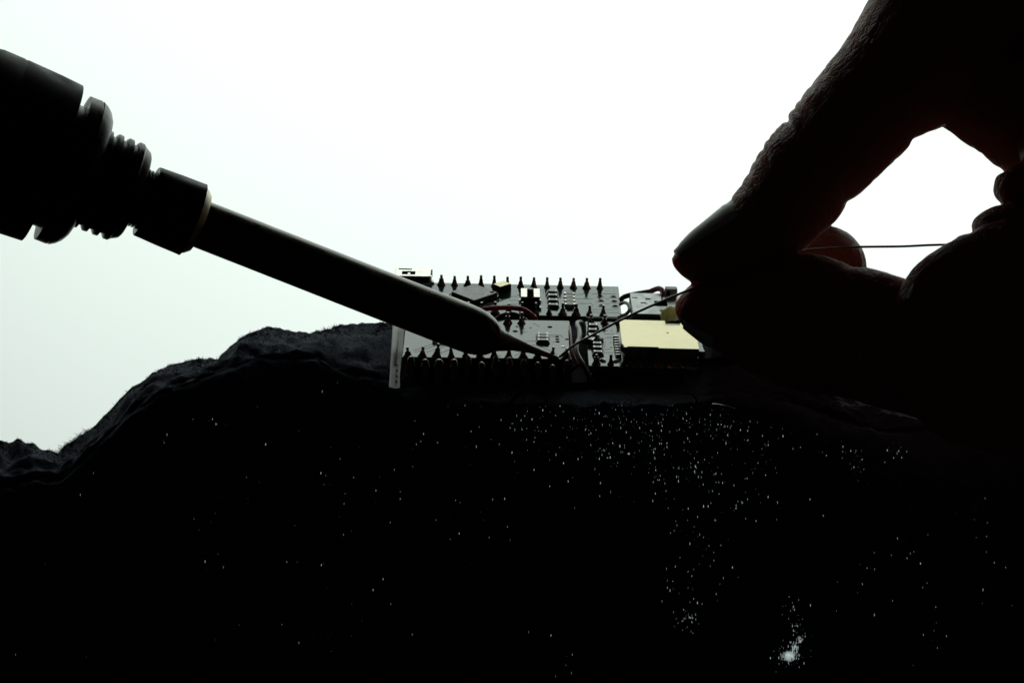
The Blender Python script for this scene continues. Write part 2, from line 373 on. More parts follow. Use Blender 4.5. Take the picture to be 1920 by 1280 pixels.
def resistor(b, p, L=2.0, W=1.0, H=0.55, rz=0.0, body='ceramic', name='resistor'):
    bm_ = shared(('rb', L, W, H), lambda: MB().box((0, 0, H/2+0.06), (L*0.60, W, H), bev=0.04).mesh('resistor'))
    def term():
        m = MB(); e = L*0.30; t = H+0.09; x1 = L/2+0.30
        vs = [(e, -W/2-.02, 0), (x1, -W/2-.08, 0), (x1, W/2+.08, 0), (e, W/2+.02, 0), (e, -W/2-.02, t), (L/2-.06, -W/2-.02, t*.96), (L/2-.06, W/2+.02, t*.96), (e, W/2+.02, t)]
        return m.add(vs, [(3,2,1,0),(4,5,6,7),(0,1,5,4),(1,2,6,5),(2,3,7,6),(3,0,4,7)]).mesh('terminal')
    tm = shared(('rt', L, W, H), term)
    o = link(name, bm_.copy() if body != 'ceramic' else bm_, M[body], b.root, p, rz)
    for k in (0, 1): link('terminal', tm, M['old_tin'], o, (0, 0, 0), math.pi*k)
    return o
def via(b, p, r=0.36, ring=0.0, name='plated_hole'):
    if ring:
        o = link(name, shared(('ring', r, ring), lambda: MB().lathe([(r+ring, 0.0), (r+ring, 0.035), (r+ring-.05, 0.05)], n=20).mesh('plated_hole')), M['mask_teal'], b.root, p)
        link('opening', shared(('op', r), lambda: MB().lathe([(r, 0.045), (r, 0.06)], n=20).mesh('opening')), M['hole'], o)
    else:
        o = link(name, shared(('op2', r), lambda: MB().lathe([(r, 0.0), (r, 0.012)], n=20).mesh('opening')), M['hole'], b.root, p)
    return o
def traces(b, lines, wdt=0.16):
    for pts in lines:
        m = MB(); P = [b.loc(*q) for q in pts]
        for p, q in zip(P[:-1], P[1:]):
            d = (q-p); l = d.length
            m.box(((p.x+q.x)/2, (p.y+q.y)/2, 0.008), (l+wdt*.4, wdt, 0.03), math.atan2(d.y, d.x))
        m.build('trace', M['trace'], b.root)

# ---- rear controller board
B1 = Board('circuit_board', 'teal microcontroller board at the back, with a square chip set diagonally and a push button', (976, 537), 7.95, 1.3)
pr0, pr1 = B1.loc(827.5, 534), B1.loc(1124.6, 540.5)
pf1 = B1.loc(1130.7, 591)
yr = (pr0.y+pr1.y)/2
x1 = B1.loc(1160, 538).x
B1.slab(-23.5, x1, pf1.y-0.75, yr+1.25, 1.6, 'mask_teal')
for i in range(13):
    t = i/12
    pin(B1, (pr0.x+(pr1.x-pr0.x)*t, yr+random.gauss(0, .03), 0), 'short', random.uniform(-.1, .1), random.uniform(.92, 1.06))
for i in range(12):
    pin(B1, (pf1.x-2.54*i, pf1.y+random.gauss(0, .03), 0), 'short', random.uniform(-.1, .1), random.uniform(.95, 1.12))
# diagonal chip
cc = B1.loc(889.5, 547.5, 1.15); cc = Vector((cc.x, cc.y, 0))
chip = link('chip', MB().box((0, 0, 0.65), (6.4, 6.4, 1.05), bev=0.18).mesh('chip'), M['epoxy'], B1.root, cc, math.radians(45))
def legmesh():
    m = MB(); y = 3.2
    for (y0, z0, y1, z1) in ((y-.05, .62, y+.45, .60), (y+.42, .60, y+.62, .10), (y+.58, .09, y+1.15, .05)):
        d = Vector((0, y1-y0, z1-z0)); n = Vector((0, -d.z, d.y)).normalized()*0.07; w_ = .17
        P = [Vector((sx*w_, yy, zz))+n*sn for yy, zz in ((y0, z0), (y1, z1)) for sn in (-1, 1) for sx in (-1, 1)]
        m.add(P, [(0,1,3,2),(4,6,7,5),(0,4,5,1),(2,3,7,6),(0,2,6,4),(1,5,7,3)])
    return m.mesh('chip_leg')
lm = legmesh()
for sd in range(4):
    for i in range(8):
        a = sd*math.pi/2; t = -2.8+0.8*i
        link('chip_leg', lm, M['pin'], chip, (t*math.cos(a), t*math.sin(a), 0), a)
link('pin_one_mark', MB().lathe([(0.42, 0), (0.42, .012)], n=20).mesh('pin_one_mark'), M['mask_dark'], chip, (2.45, -2.3, 1.176))
# tan capacitor
p = B1.loc(941, 540, 0.6); o = link('capacitor', MB().box((0, 0, .75), (2.3, 3.0, 1.35), bev=.15).mesh('capacitor'), M['black_plastic'], B1.root, (p.x, p.y, 0), math.radians(-48))
link('capacitor_top', MB().box((0, 0, 1.46), (2.0, 2.7, .08), bev=.03).mesh('capacitor_top'), M['gold_can'], o)
for k in (-1, 1): link('terminal', MB().box((0, k*1.62, .25), (1.5, .3, .5)).mesh('terminal'), M['tin'], o)
# push button
p = B1.loc(994, 581.5); h = 2.45
bt = link('push_button', MB().box((0, 2.35, h/2), (3.55, 4.6, h), bev=.12).mesh('push_button'), M['black_plastic'], B1.root, (p.x, p.y, 0))
for sx in (-1, 1):
    link('metal_cover', MB().box((sx*1.2, 2.45, h+.09), (1.16, 4.4, .16), bev=.05).mesh('metal_cover'), M['steel'], bt)
    link('button_leg', MB().box((sx*1.95, .5, .25), (.35, .5, .5), bev=.04).mesh('button_leg'), M['tin'], bt)
    link('button_leg', MB().box((sx*1.95, 4.2, .25), (.35, .5, .5), bev=.04).mesh('button_leg'), M['tin'], bt)
link('metal_cover', MB().box((0, 4.35, h+.085), (1.24, .6, .15), bev=.05).mesh('metal_cover'), M['steel'], bt)
link('plunger', MB().lathe([(1.02, 0), (1.02, .1), (.62, .2), (.6, 1.1), (.5, 1.2)], n=20).mesh('plunger', True), M['epoxy'], bt, (0, 2.0, h-.02))
for i, py in enumerate((550, 557.5, 566.5, 575.5)):
    p = B1.loc(1035.5+i*0.6, py); resistor(B1, (p.x, p.y, 0), 1.75, .85, .58)
p = B1.loc(1068, 564)
nw = link('resistor_network', MB().box((0, 0, .42), (1.3, 7.4, .62), bev=.06).mesh('resistor_network'), M['network'], B1.root, (p.x, p.y, 0))
tm_ = MB().box((.72, 0, .3), (.6, .8, .58), bev=.05).mesh('terminal')
for i in range(4):
    for k in (0, 1): link('terminal', tm_, M['tin'], nw, (0, -2.75+1.83*i, 0), math.pi*k)
for i in range(3): link('divider', MB().box((0, -1.83+1.83*i, .74), (1.1, .12, .03)).mesh('divider'), M['mask_dark'], nw)
for q in ((1125.5, 555.5), (1127, 564), (1128, 573), (1150, 556.3), (1152, 565), (1153.5, 574)):
    via(B1, B1.loc(*q), .5, .28)
for q in ((1099, 552.5), (1091, 560), (1092, 567), (1106, 566.5), (1019, 549), (960, 569), (1017, 567), (964, 537), (1119, 567)):
    via(B1, B1.loc(*q), .11, name='via')
traces(B1, [[(1010,544),(1020,544),(1026,549)],[(1046,550),(1058,550)],[(1046,558),(1058,558)],[(1080,552),(1092,552),(1098,545)],[(1080,560),(1112,560)],[(1080,569),(1108,569),(1112,573)],[(1100,585),(1160,586)],[(1110,551),(1155,551)],[(1105,580),(1160,580)],[(952,556),(968,556),(972,552)],[(950,572),(970,570)],[(955,563),(972,563)],[(1135,560),(1143,561)],[(1135,569),(1143,570)]], .12)
p0 = B1.loc(1112, 589.5)
# usb socket at the left end
p = B1.loc(780, 531.5)
us = link('usb_socket', MB().box((0, 2.4, .85), (7.2, 4.8, 1.5), bev=.3).mesh('usb_socket'), M['steel'], B1.root, (p.x-.6, p.y-.35, 0))
link('slot', MB().box((-.9, 1.9, 1.605), (2.6, 1.7, .02)).mesh('slot'), M['hole'], us)
link('tongue', MB().box((-.8, 1.5, 1.62), (.5, .9, .05), bev=.02).mesh('tongue'), M['steel'], us)
link('slot', MB().box((-1.6, 3.9, 1.605), (2.6, .55, .02)).mesh('slot'), M['hole'], us)
link('side_hook', MB().box((3.55, 2.9, 1.15), (.3, 2.3, .9), bev=.08).mesh('side_hook'), M['black_plastic'], us)
link('socket_mouth', MB().box((0, -.03, .85), (6.4, .08, 1.1)).mesh('socket_mouth'), M['black_plastic'], us)
for sx in (-1, 1): link('mounting_tab', MB().box((sx*3.85, .9, .2), (.5, 1.2, .4), bev=.06).mesh('mounting_tab'), M['tin'], us)

# ---- front board
B2 = Board('circuit_board', 'grey-green board in front under the soldering iron tip, with a row of soldered pins', (915, 669), 11.5, 0.8)
f0, f1 = B2.loc(765, 667.5), B2.loc(1061.5, 671.5)
yf = (f0.y+f1.y)/2
xl, xr = B2.loc(757, 640).x, B2.loc(1069.5, 640).x
yb = B2.loc(1030, 600.5).y
B2.slab(xl, xr, yf-.35, yb, 1.2, 'mask_grey')
for i in range(12):
    t = i/11; kind = 'short'
    o = pin(B2, (f0.x+(f1.x-f0.x)*t, yf+random.gauss(.1, .06), 0), kind, random.uniform(-.3, .3), random.choice((.9, 1.0, 1.15, .8)))
    o.rotation_euler.x = random.uniform(-.08, .08); o.rotation_euler.y = random.uniform(-.12, .16)
for px in (952, 978):
    p = B2.loc(px, 606); pin(B2, p, 'short', 0, 1.05)
for q, r in (((966, 621), .4), ((1031, 613), .38), ((1044.5, 631), .32), ((1045, 636), .32), ((1045.5, 640.5), .32), ((1063, 636), .3), ((969.5, 612), .22), ((995, 614.5), .16)):
    via(B2, B2.loc(*q), r*1.2)
for i, py in enumerate((631, 636, 642)):
    p = B2.loc(1018, py); resistor(B2, (p.x, p.y, 0), 2.0, .85, .62)
p = B2.loc(1056, 649.7); link('solder_pad', MB().lathe([(.42, 0), (.38, .05), (.2, .09)], n=16).mesh('solder_pad', True), M['tin'], B2.root, p)
p = B2.loc(818, 637); ch = link('chip', MB().box((0, 0, .5), (5.2, 3.6, .8), bev=.12).mesh('chip'), M['epoxy'], B2.root, (p.x+1.9, p.y+1.2, 0))
for i in range(6):
    for k in (0, 1): link('chip_leg', shared('sleg', lambda: MB().box((0, 2.05, .12), (.3, .7, .2)).mesh('chip_leg')), M['tin'], ch, ((-1.9+.76*i)*(1 if k == 0 else 1), 0, 0), math.pi*k)
traces(B2, [[(775,657),(815,643),(828,641)],[(778,660),(816,648),(836,646)],[(800,660),(840,647)],[(826,662),(850,652)],[(980,640),(1005,639)],[(985,645),(1010,648),(1045,664)],[(990,650),(1012,654),(1040,668)],[(975,617),(985,617)],[(976,622.5),(988,622.5)],[(1034,631),(1041,631)],[(1034,641),(1041,641)],[(1000,606),(1012,612)],[(1031,628),(1051,628),(1055,632)],[(900,668),(916,660)],[(940,668),(925,661)],[(965,667),(975,662)]], .11)

# ---- radio board with the gold shield can
B3 = Board('circuit_board', 'small radio board on the right carrying a flat gold metal shield', (1130, 640), 10.5, 1.6)
xl3, xr3 = B3.loc(1100, 640).x, B3.loc(1313, 650).x
yb3, yf3 = B3.loc(1130, 603).y, B3.loc(1130, 686).y
B3.slab(xl3, xr3, yf3, yb3, 1.2, 'mask_grey')
CH = 2.9
c00, c10, c01 = B3.loc(1168, 650.5, CH), B3.loc(1311, 656, CH), B3.loc(1160, 599, CH)
cw, cdp = c10.x-c00.x, c01.y-c00.y
canc = ((c00.x+c10.x)/2, (c00.y+c01.y)/2)
# shield lid outline with its stepped front edge and rear notch
hw, hd = cw/2, cdp/2
outl = [(-hw, -hd+.25), (-hw+.5, -hd), (-hw+1.0, -hd+.45), (-hw+6.3, -hd+.45), (-hw+6.3, -hd), (hw, -hd), (hw, hd-1.0), (hw-2.6, hd-1.0), (hw-2.6, hd-2.1), (hw-5.3, hd-2.1), (hw-5.3, hd), (-hw, hd)]
def prism(outl, z0, z1):
    n = len(outl); m = MB()
    return m.add([(x, y, z0) for x, y in outl]+[(x, y, z1) for x, y in outl], [tuple(range(n-1,-1,-1)), tuple(range(n, 2*n))]+[(i, (i+1)%n, n+(i+1)%n, n+i) for i in range(n)])
can = link('shield_can', prism([(-hw+.15, -hd+.6), (hw-.15, -hd+.6), (hw-.15, hd-2.2), (-hw+.15, hd-2.2)], 0, CH-.22).mesh('shield_can'), M['grey_steel'], B3.root, (canc[0], canc[1], 0))
link('shield_lid', prism(outl, CH-.22, CH).mesh('shield_lid'), M['gold_can'], can)
link('side_lip', MB().box((-hw-.05, 0, CH-.12), (.16, cdp*.96, .3), bev=.03).mesh('side_lip'), M['gold_can'], can)
link('side_tab', MB().box((hw+1.15, -.3, CH-.75), (2.2, cdp-.8, .5), bev=.06).mesh('side_tab'), M['mask_grey'], can)
link('dimple', MB().lathe([(.22, 0), (.2, .02)], n=14).mesh('dimple'), M['mask_dark'], can, (1.6, .7, CH))
link('corner_tab', MB().box((-hw-.1, -hd+.9, CH-.5), (.35, .9, 1.3), .3, bev=.06).mesh('corner_tab'), M['black_plastic'], can)
for i, (px, py, L, W, H, rz) in enumerate(((1112, 616, 1.6, .9, .85, 0), (1111, 624.5, 1.5, .8, .8, 0), (1113, 634, 1.9, 1.0, .8, .15), (1105, 643.5, 1.8, 1.3, 1.0, -.35), (1119, 649.5, 1.6, .75, .75, 0), (1120, 657, 1.6, .75, .75, 0), (1121, 665.5, 1.6, .75, .75, 0))):
    p = B3.loc(px, py); resistor(B3, (p.x, p.y, 0), L, W, H, rz)
p = B3.loc(1127, 641); link('white_capacitor', MB().box((0, 0, .4), (.75, .9, .8), .2, bev=.1).mesh('white_capacitor'), M['white_part'], B3.root, p)
cm_ = MB().box((0, 0, .35), (1.0, .32, .7), bev=.05).mesh('edge_contact')
for i in range(8):
    p = B3.loc(1154.5+i*.7, 636+i*4.9); link('edge_contact', cm_, M['tin'], B3.root, (p.x, p.y, 0), .06)
for px, py in ((1108.5, 613), (1134, 613.5), (1160, 612)):
    p = B3.loc(px, py); o = pin(B3, (p.x, yb3-.8, 0), 'short', 0, .8)
pp0 = B3.loc(1118, 684)
for i in range(8):
    pin(B3, (pp0.x+2.54*i, yf3+.75, 0), 'stub', random.uniform(-.1, .1), random.uniform(.95, 1.05))
for q in ((1138, 620), (1147, 620), (1140, 632), (1145, 631.5), (1134, 642), (1145, 642), (1133, 650), (1146, 651), (1135, 647), (1132, 659), (1156, 624)):
    via(B3, B3.loc(*q), .12, name='via')
traces(B3, [[(1134,634),(1150,634)],[(1132,661),(1150,661)],[(1130,655),(1142,655),(1148,650)],[(1133,626),(1152,626)]], .1)
for px, py in ((1130, 676), (1155, 677)):
    p = B3.loc(px, py); link('solder_blob', MB().lathe([(.6, 0), (.5, .25), (.2, .4)], n=10, jit=.3).mesh('solder_blob', True), M['tin'], B3.root, p)

# ---- carrier board below the front boards, its long soldered pins standing in front
B4 = Board('circuit_board', 'dark carrier board lowest in front, with long bullet-shaped soldered pins along its edge', (960, 720), 8.8, 0.6)
x0, x4 = B4.loc(742, 700).x, B4.loc(1318, 700).x
ytop = B2.loc(1030, 603).y
ly = lambda y: (B2.o.y + y) - B4.o.y
B4.slab(x0, x4, B4.loc(960, 716).y, ly(yb)-.6, 1.2, 'mask_dark')
r = ray(955, 668.5); zt = 8.8+4.3; pl = onz(955, 669, zt)
for i, px in enumerate((770, 797, 823, 851, 878, 903, 929.5, 955, 982, 1008, 1036, 1063)):
    q = onz(px, 669.5+random.uniform(-2, 2)+(4 if px > 1000 else 0), zt)
    pin(B4, (q.x-B4.o.x, q.y-B4.o.y, 0), 'long', random.uniform(-.2, .2), random.uniform(.95, 1.03))
MB().box((B4.loc(915, 700).x, ly(yf)+9, 0.72), (29.5, 17.0, 1.40), bev=.1).build('spacer_strip', M['black_plastic'], B4.root)
q = B3.loc(1215, 650)
MB().box((q.x+B3.o.x-B4.o.x, (yf3+yb3)/2+B3.o.y-B4.o.y, 0.2), (22, 12.0, .35), bev=.05).build('spacer_strip', M['black_plastic'], B4.root)

# ---- grey metal card module, right rear
B5 = Board('card_module', 'flat grey metal card-socket module with small slots beside the gold shield', (1215, 576), 10.0, 1.6, cat='electronic module')
a0, a1, a2 = B5.loc(1180, 557.5), B5.loc(1290, 561), B5.loc(1186, 597)
B5.slab(a0.x-.0, a1.x, a2.y-.3, a0.y+.2, 1.0, 'mask_dark')
sx0, sx1, sy0, sy1 = a0.x+.1, a1.x-.3, a2.y, a0.y
link('metal_shell', MB().box(((sx0+sx1)/2, (sy0+sy1)/2, .5), (sx1-sx0, sy1-sy0, .95), bev=.12).mesh('metal_shell'), M['grey_steel'], B5.root)
for px, py, ww, hh in ((1215, 560.3, .95, .55), (1206, 567.5, .95, .45), (1190, 557.8, 1.0, .4), (1221, 595, .95, .6), (1202, 595.8, 1.1, .4), (1239, 569, 2.4, 2.6), (1212, 569, .5, .25)):
    p = B5.loc(px, py, .98); link('slot', MB().box((p.x, p.y, .985), (ww, hh, .02)).mesh('slot'), M['hole'], B5.root)
p = B5.loc(1258, 556, 1.0)
hs_ = link('connector_housing', MB().box((p.x, p.y+.6, 1.7), (2.3, 1.6, 1.7), bev=.15).mesh('connector_housing'), M['white_part'], B5.root)
link('connector_opening', MB().box((p.x-.55, p.y-.23, 1.7), (.7, .1, 1.0)).mesh('connector_opening'), M['hole'], hs_)
p = B5.loc(1241, 562, .9)
link('contact_pin', MB().box((p.x, p.y, 2.1), (.28, .28, 2.6), bev=.05).mesh('contact_pin'), M['pin'], B5.root)

# ---- loose bits around the boards
def wire(name, pts, r, m, label, cat='wire', n=8, segs=8, group='insulated wires between the boards'):
    P = [Vector(p) for p in spline([at(*q) for q in pts], segs)]
    o = P[0]; b = MB().tube([p-o for p in P], r, n)
    x = b.build(name, M[m], None, True, o); tag(x, label, cat, group); return x
wire('wire', [(880, 592, 450), (905, 580, 451), (935, 577, 452), (960, 577, 453), (980, 580, 453), (993, 587, 453), (1003, 597, 453), (1006, 612, 455)], .48, 'red_wire', 'bright red insulated wire arching out from behind the soldering iron')
wire('wire', [(925, 602, 452), (938, 592, 452), (958, 587.5, 453), (975, 592, 453), (988, 602, 453), (992, 612, 455)], .32, 'dark_wire', 'dark grey wire arching just below the red wire')
wire('wire', [(1107, 704, 428), (1094, 684, 428), (1083, 664, 430), (1081, 649, 432), (1086, 632, 436), (1086, 618, 440), (1082, 609, 444), (1084, 604, 449), (1092, 606, 452), (1096, 622, 455)], .40, 'grey_wire', 'pale grey wire standing between the front board and the radio board')
wire('wire', [(1086, 690, 430), (1076, 668, 431), (1072, 648, 434), (1070, 625, 440), (1068, 612, 446)], .22, 'pink_wire', 'thin dull red wire along the right edge of the front board')
wire('wire', [(1160, 592, 455), (1172, 590, 455), (1180, 581, 456), (1178, 571, 458), (1171, 567, 460), (1163, 570, 462)], .34, 'grey_wire', 'short pale grey wire loop at the right end of the teal board')
wire('wire', [(1160, 572, 470), (1166, 560, 470), (1176, 554.5, 470), (1195, 550.5, 468), (1219, 546.5, 466)], .50, 'dark_wire', 'thick dark sleeve wire running behind the grey card module')
wire('wire', [(1217, 548, 466), (1225, 544, 466), (1234, 541, 465), (1240, 543, 464), (1243, 550, 463), (1243, 562, 462)], .52, 'pink_wire', 'stripped pale red wire end bending down into the card module')
wire('wire', [(1100, 596, 455), (1130, 597, 453), (1160, 598.5, 452), (1178, 594, 452), (1190, 588, 453)], .22, 'dark_wire', 'thin dark wire lying in the gap behind the radio board pins')
wire('wire', [(1066, 700, 426), (1088, 684, 425), (1100, 700, 423), (1104, 712, 423), (1098, 730, 422)], .24, 'dull_black', 'thin dark wire drooping in front of the carrier board edge')
wire('wire', [(905, 800, 416.0), (935, 775, 417.5), (965, 745, 419), (985, 722, 421), (990, 700, 424)], .35, 'dull_black', 'dark wire trailing down over the front of the cloth')
wire('wire_clipping', [(1335, 757, 416), (1350, 758.5, 416), (1366, 762, 416), (1380, 767, 416)], .10, 'tin', 'tiny bright wire clipping lying on the cloth below the thumb', 'wire offcut', group=None)
# pale perforated strip on the left
st = empty('perforated_strip', onz(743, 660, 10.4)); tag(st, 'pale narrow perforated strip along the left end of the boards', 'strip')
so = onz(743, 660, 10.4); m = MB(); rows = []
SL = [(736.5, 600), (735.5, 625), (734, 650), (732.5, 675), (731, 700), (729.5, 727)]
SR = [(759.5, 600), (757.5, 625), (755.5, 650), (752.5, 675), (750, 700), (750, 727)]
for (l, rr), z in zip(zip(SL, SR), (11.3, 11.1, 10.8, 10.2, 9.6, 9.0)):
    a, b = onz(*l, z), onz(*rr, z); row = []
    for t, dz in ((0, -.8), (0, 0.15), (.12, .35), (.3, .12), (.55, -.25), (.8, -.1), (1, .12), (1, -.8)):
        row.append(a.lerp(b, t)+Vector((0, 0, dz if z > 9.7 else dz*.5))-so)
    rows.append(row)
rows = [list(map(Vector, zip(*[[c for c in x] for x in zip(*r)]))) for r in rows]
dense = []
for c in range(8): dense.append(spline([r[c] for r in rows], 5))
m.rings([[Vector(dense[c][k]) for c in range(8)] for k in range(len(dense[0]))]); m.build('strip_body', M['strip'], st, True)
for px, py in ((744.5, 684), (744, 693.5), (743.5, 704), (743, 714)):
    z = interp(py, (675, 727), (10.2, 9.0)); link('perforation', MB().lathe([(.2, 0), (.2, .05)], n=12).mesh('perforation'), M['hole'], st, onz(px, py, z-.02)-so)
# hot glue blob
def blob(c, r, seed, sq=(1, 1, 1), sub=3, amp=.35):
    bm = bmesh.new(); bmesh.ops.create_icosphere(bm, subdivisions=sub, radius=1)
    m = MB(); vs = []
    for v in bm.verts:
        n = v.co.normalized(); k = 1+amp*noise.noise(n*1.6+Vector((seed, 0, 0)))+amp*.4*noise.noise(n*4+Vector((seed, 3, 0)))
        vs.append(Vector((n.x*sq[0], n.y*sq[1], n.z*sq[2]))*r*k+Vector(c))
    m.add(vs, [tuple(v.index for v in f.verts) for f in bm.faces]); bm.free(); return m
g = at(1254, 588, 449)
gl = blob((0, 0, 0), 1.45, 3.0, (1.25, .9, 1.0), 4, .32).build('glue_blob', M['glue'], None, True, g); tag(gl, 'yellowish translucent hot glue blob between thumb tip and gold shield', 'glue')
# amber tape tab and stub below the thumb
def ribbon(name, pts, wv, th, mm, label, cat):
    P = [Vector(p) for p in spline([at(*q) for q in pts], 6)]; o = P[0]; wv = Vector(wv); rr = []
    for i, p in enumerate(P):
        t = (P[min(i+1, len(P)-1)]-P[max(i-1, 0)]).normalized(); n = t.cross(wv).normalized()*th/2
        rr.append([p-o-wv/2-n, p-o+wv/2-n, p-o+wv/2+n, p-o-wv/2+n])
    x = MB().rings(rr).build(name, M[mm], None, True, o); return tag(x, label, cat)
ribbon('tape_tab', [(1312, 676, 431), (1330, 675, 429), (1348, 672, 428), (1362, 672, 427), (1376, 682, 426)], (0, 3.4, -2.0), .12, 'amber', 'curled amber film tab poking out under the thumb', 'tape')
ribbon('tape_tab', [(1270, 738, 424), (1288, 737, 423), (1302, 743, 422), (1308, 756, 421.5)], (0, 2.0, -1.0), .15, 'amber', 'dull brown film end curling down at the carrier board corner', 'tape')

# ------------------------------------------------------------------ soldering iron
T = np.array((1048., 672.)); DV = np.array((-.931, -.365)); NV = np.array((.365, -.931))
def idep(s): return 433.5 - 30*(s/1200.0) if s > 190 else 433.5 - 30*(190/1200.0)*(s/190.0) - 1.2*math.sin(math.pi*s/190)
def ipt(s, c):
    q = T + DV*s + NV*c; return at(q[0], q[1], idep(s))
IX = (ipt(1000, -8)-ipt(300, -11)).normalized()
IA = IX.cross(FW).normalized(); IBv = IA.cross(IX).normalized()
iron = empty('soldering_iron', ipt(0, 0)); tag(iron, 'black soldering iron reaching in from the left, its pointed tip on the board pins', 'soldering iron')
io = ipt(0, 0)
def isweep(name, prof, mm, n=40, teeth=None, smooth=True):
    rr = []
    for e in prof:
        s, c, r = e[:3]; p = ipt(s, c)-io; k = idep(s)/FPX
        ring = []
        for i in range(n):
            a = 2*math.pi*i/n; r2 = r*k
            if teeth and i % 2: r2 *= teeth
            ring.append(p+IA*(r2*math.cos(a))+IBv*(r2*math.sin(a)))
        rr.append(ring)
    return MB().rings(rr).build(name, M[mm], iron, smooth)
isweep('tip', [(0, 0, 2), (6, -.5, 4), (20, -1.2, 5.2), (53, -2.8, 7.6), (87, -4.8, 13.3), (100, -7, 17), (113, -9, 20.5), (121, -11, 24.5), (128, -11.3, 26.5)], 'iron_tip')
isweep('barrel', [(121, -11, 22), (126, -11.2, 28.5), (131, -11.3, 32.5), (138, -11, 36.3), (147, -10.7, 39.8), (158, -10.5, 42.8), (170, -10.4, 44.4), (190, -10.3, 45.3)]+[(s, -10.5, 45.3) for s in (300, 420, 560, 725)], 'iron_barrel')
isweep('ferrule_ring', [(718, -10, 47), (719, -9.5, 56), (728, -9, 64), (735, -8.5, 67.5)], 'ring_steel', 120)
isweep('ferrule_nut', [(733, -8.3, 66), (734, -8.3, 71.5), (736, -8.3, 71)]+[(780, -8, 70.3), (826, -7.7, 68.5), (828, -7.7, 67), (828.5, -7.7, 50)], 'iron_black', 120, .985)
neck = [(822, -7.5, 50)]
for i in range(4): neck += [(829+i*6, -7, 57), (831+i*6, -7, 57), (833+i*6, -7, 51), (834.5+i*6, -7, 51)]
isweep('threaded_neck', neck+[(862, -6.5, 52)], 'iron_black')
rib = [(850, -6.5, 54), (850.5, -6.5, 80), (854, -6.3, 86), (865, -6, 92), (869, -6, 95)]
for i in range(4):
    s = 870+i*21; rib += [(s, -6, 96.5), (s+8, -6, 97), (s+11.5, -6, 93), (s+12.5, -6, 89), (s+18, -6, 89), (s+20, -6, 92)]
isweep('ribbed_sleeve', rib+[(956, -6, 90), (958, -6, 60)], 'iron_black')
isweep('collar_nut', [(939, -6.5, 88), (940, -6.5, 104), (943, -6.5, 117), (950, -6.8, 129), (960, -7, 138), (968, -7, 142.5), (970, -7, 143.5), (971, -7, 140.5), (973, -7, 140.5), (974, -7, 144), (997, -7, 144), (997.2, -7, 118)], 'iron_black', 56)
isweep('neck', [(990, -6.5, 90), (990.5, -6.5, 120), (1030, -6.5, 122), (1031, -6, 100)], 'iron_black')
isweep('handle', [(1017, -6, 110), (1017.5, -6, 154), (1019, -6, 156.5), (1060, -5.5, 159.5), (1130, -5, 162.5), (1134, -5, 161.5), (1138, -5, 162.8), (1180, -5, 164), (1192, -6, 163), (1205, -7, 158), (1230, -8, 146), (1300, -10, 138), (1420, -10, 132), (1700, -10, 128), (2200, -10, 124), (2260, -10, 110), (2275, -10, 60)], 'iron_handle', 64)

# ------------------------------------------------------------------ hand
def resample(poly, n):
    P = np.array(poly, float); d = np.r_[0, np.cumsum(np.hypot(*np.diff(P, axis=0).T))]
    t = np.linspace(0, d[-1], n); return np.c_[np.interp(t, d, P[:, 0]), np.interp(t, d, P[:, 1])]
def outline_rings(U, L, dep, n, nr=26, deep=.92, lean=None):
    """sections between an upper and a lower outline; dep = depths along; each ring an ellipse with its own thickness"""
    u, l = resample(U, n), resample(L, n); out = []
    dd = np.interp(np.linspace(0, 1, n), np.linspace(0, 1, len(dep)), dep)
    for a, b, d in zip(u, l, dd):
        A, B = at(a[0], a[1], d), at(b[0], b[1], d); c = (A+B)/2; h = (A-B)/2; w_ = -FW*(h.length*deep)
        out.append([c+h*math.cos(2*math.pi*i/nr)+w_*math.sin(2*math.pi*i/nr) for i in range(nr)])
    return out
hm = MB()
IU = [(1259,484),(1275,459),(1294,439),(1331,409),(1365,381),(1368,374),(1376,364),(1391,345),(1404,322),(1412,303),(1418,298),(1429,277),(1440,259),(1459,240),(1472,227),(1478,222),(1479,211),(1489,202),(1511,171),(1530,148),(1552,118),(1575,92),(1597,56),(1608,38),(1628,0),(1650,-50),(1680,-120),(1720,-200)]
IL = [(1266,505),(1281,521),(1297,529),(1318,533),(1350,527),(1385,524),(1440,512),(1500,472),(1530,448),(1558,424),(1571,409),(1582,394),(1588,380),(1596,374),(1609,367),(1639,339),(1680,300),(1702,277),(1712,261),(1744,247),(1774,236),(1830,190),(1880,130),(1930,60),(1980,0)]
IDEP = [417, 416, 415, 415, 416, 418, 421, 425, 430]
irings = outline_rings(IU, IL, IDEP, 110, 28, .86)
hm.rings(irings)
TU = [(1266,568),(1282,545),(1296,533),(1318,530),(1350,527),(1385,520),(1430,500),(1480,480),(1522,474),(1560,484),(1597,499),(1631,502),(1669,512),(1700,524),(1760,560)]
TL = [(1266,590),(1283,615),(1309,636),(1331,651),(1350,660),(1372,679),(1410,703),(1460,722),(1510,735),(1560,742),(1600,750),(1650,765),(1690,775),(1740,790),(1790,800)]
trings = outline_rings(TU, TL, [418, 416, 414, 412, 409, 405, 401], 80, 28, .80)
hm.rings(trings)
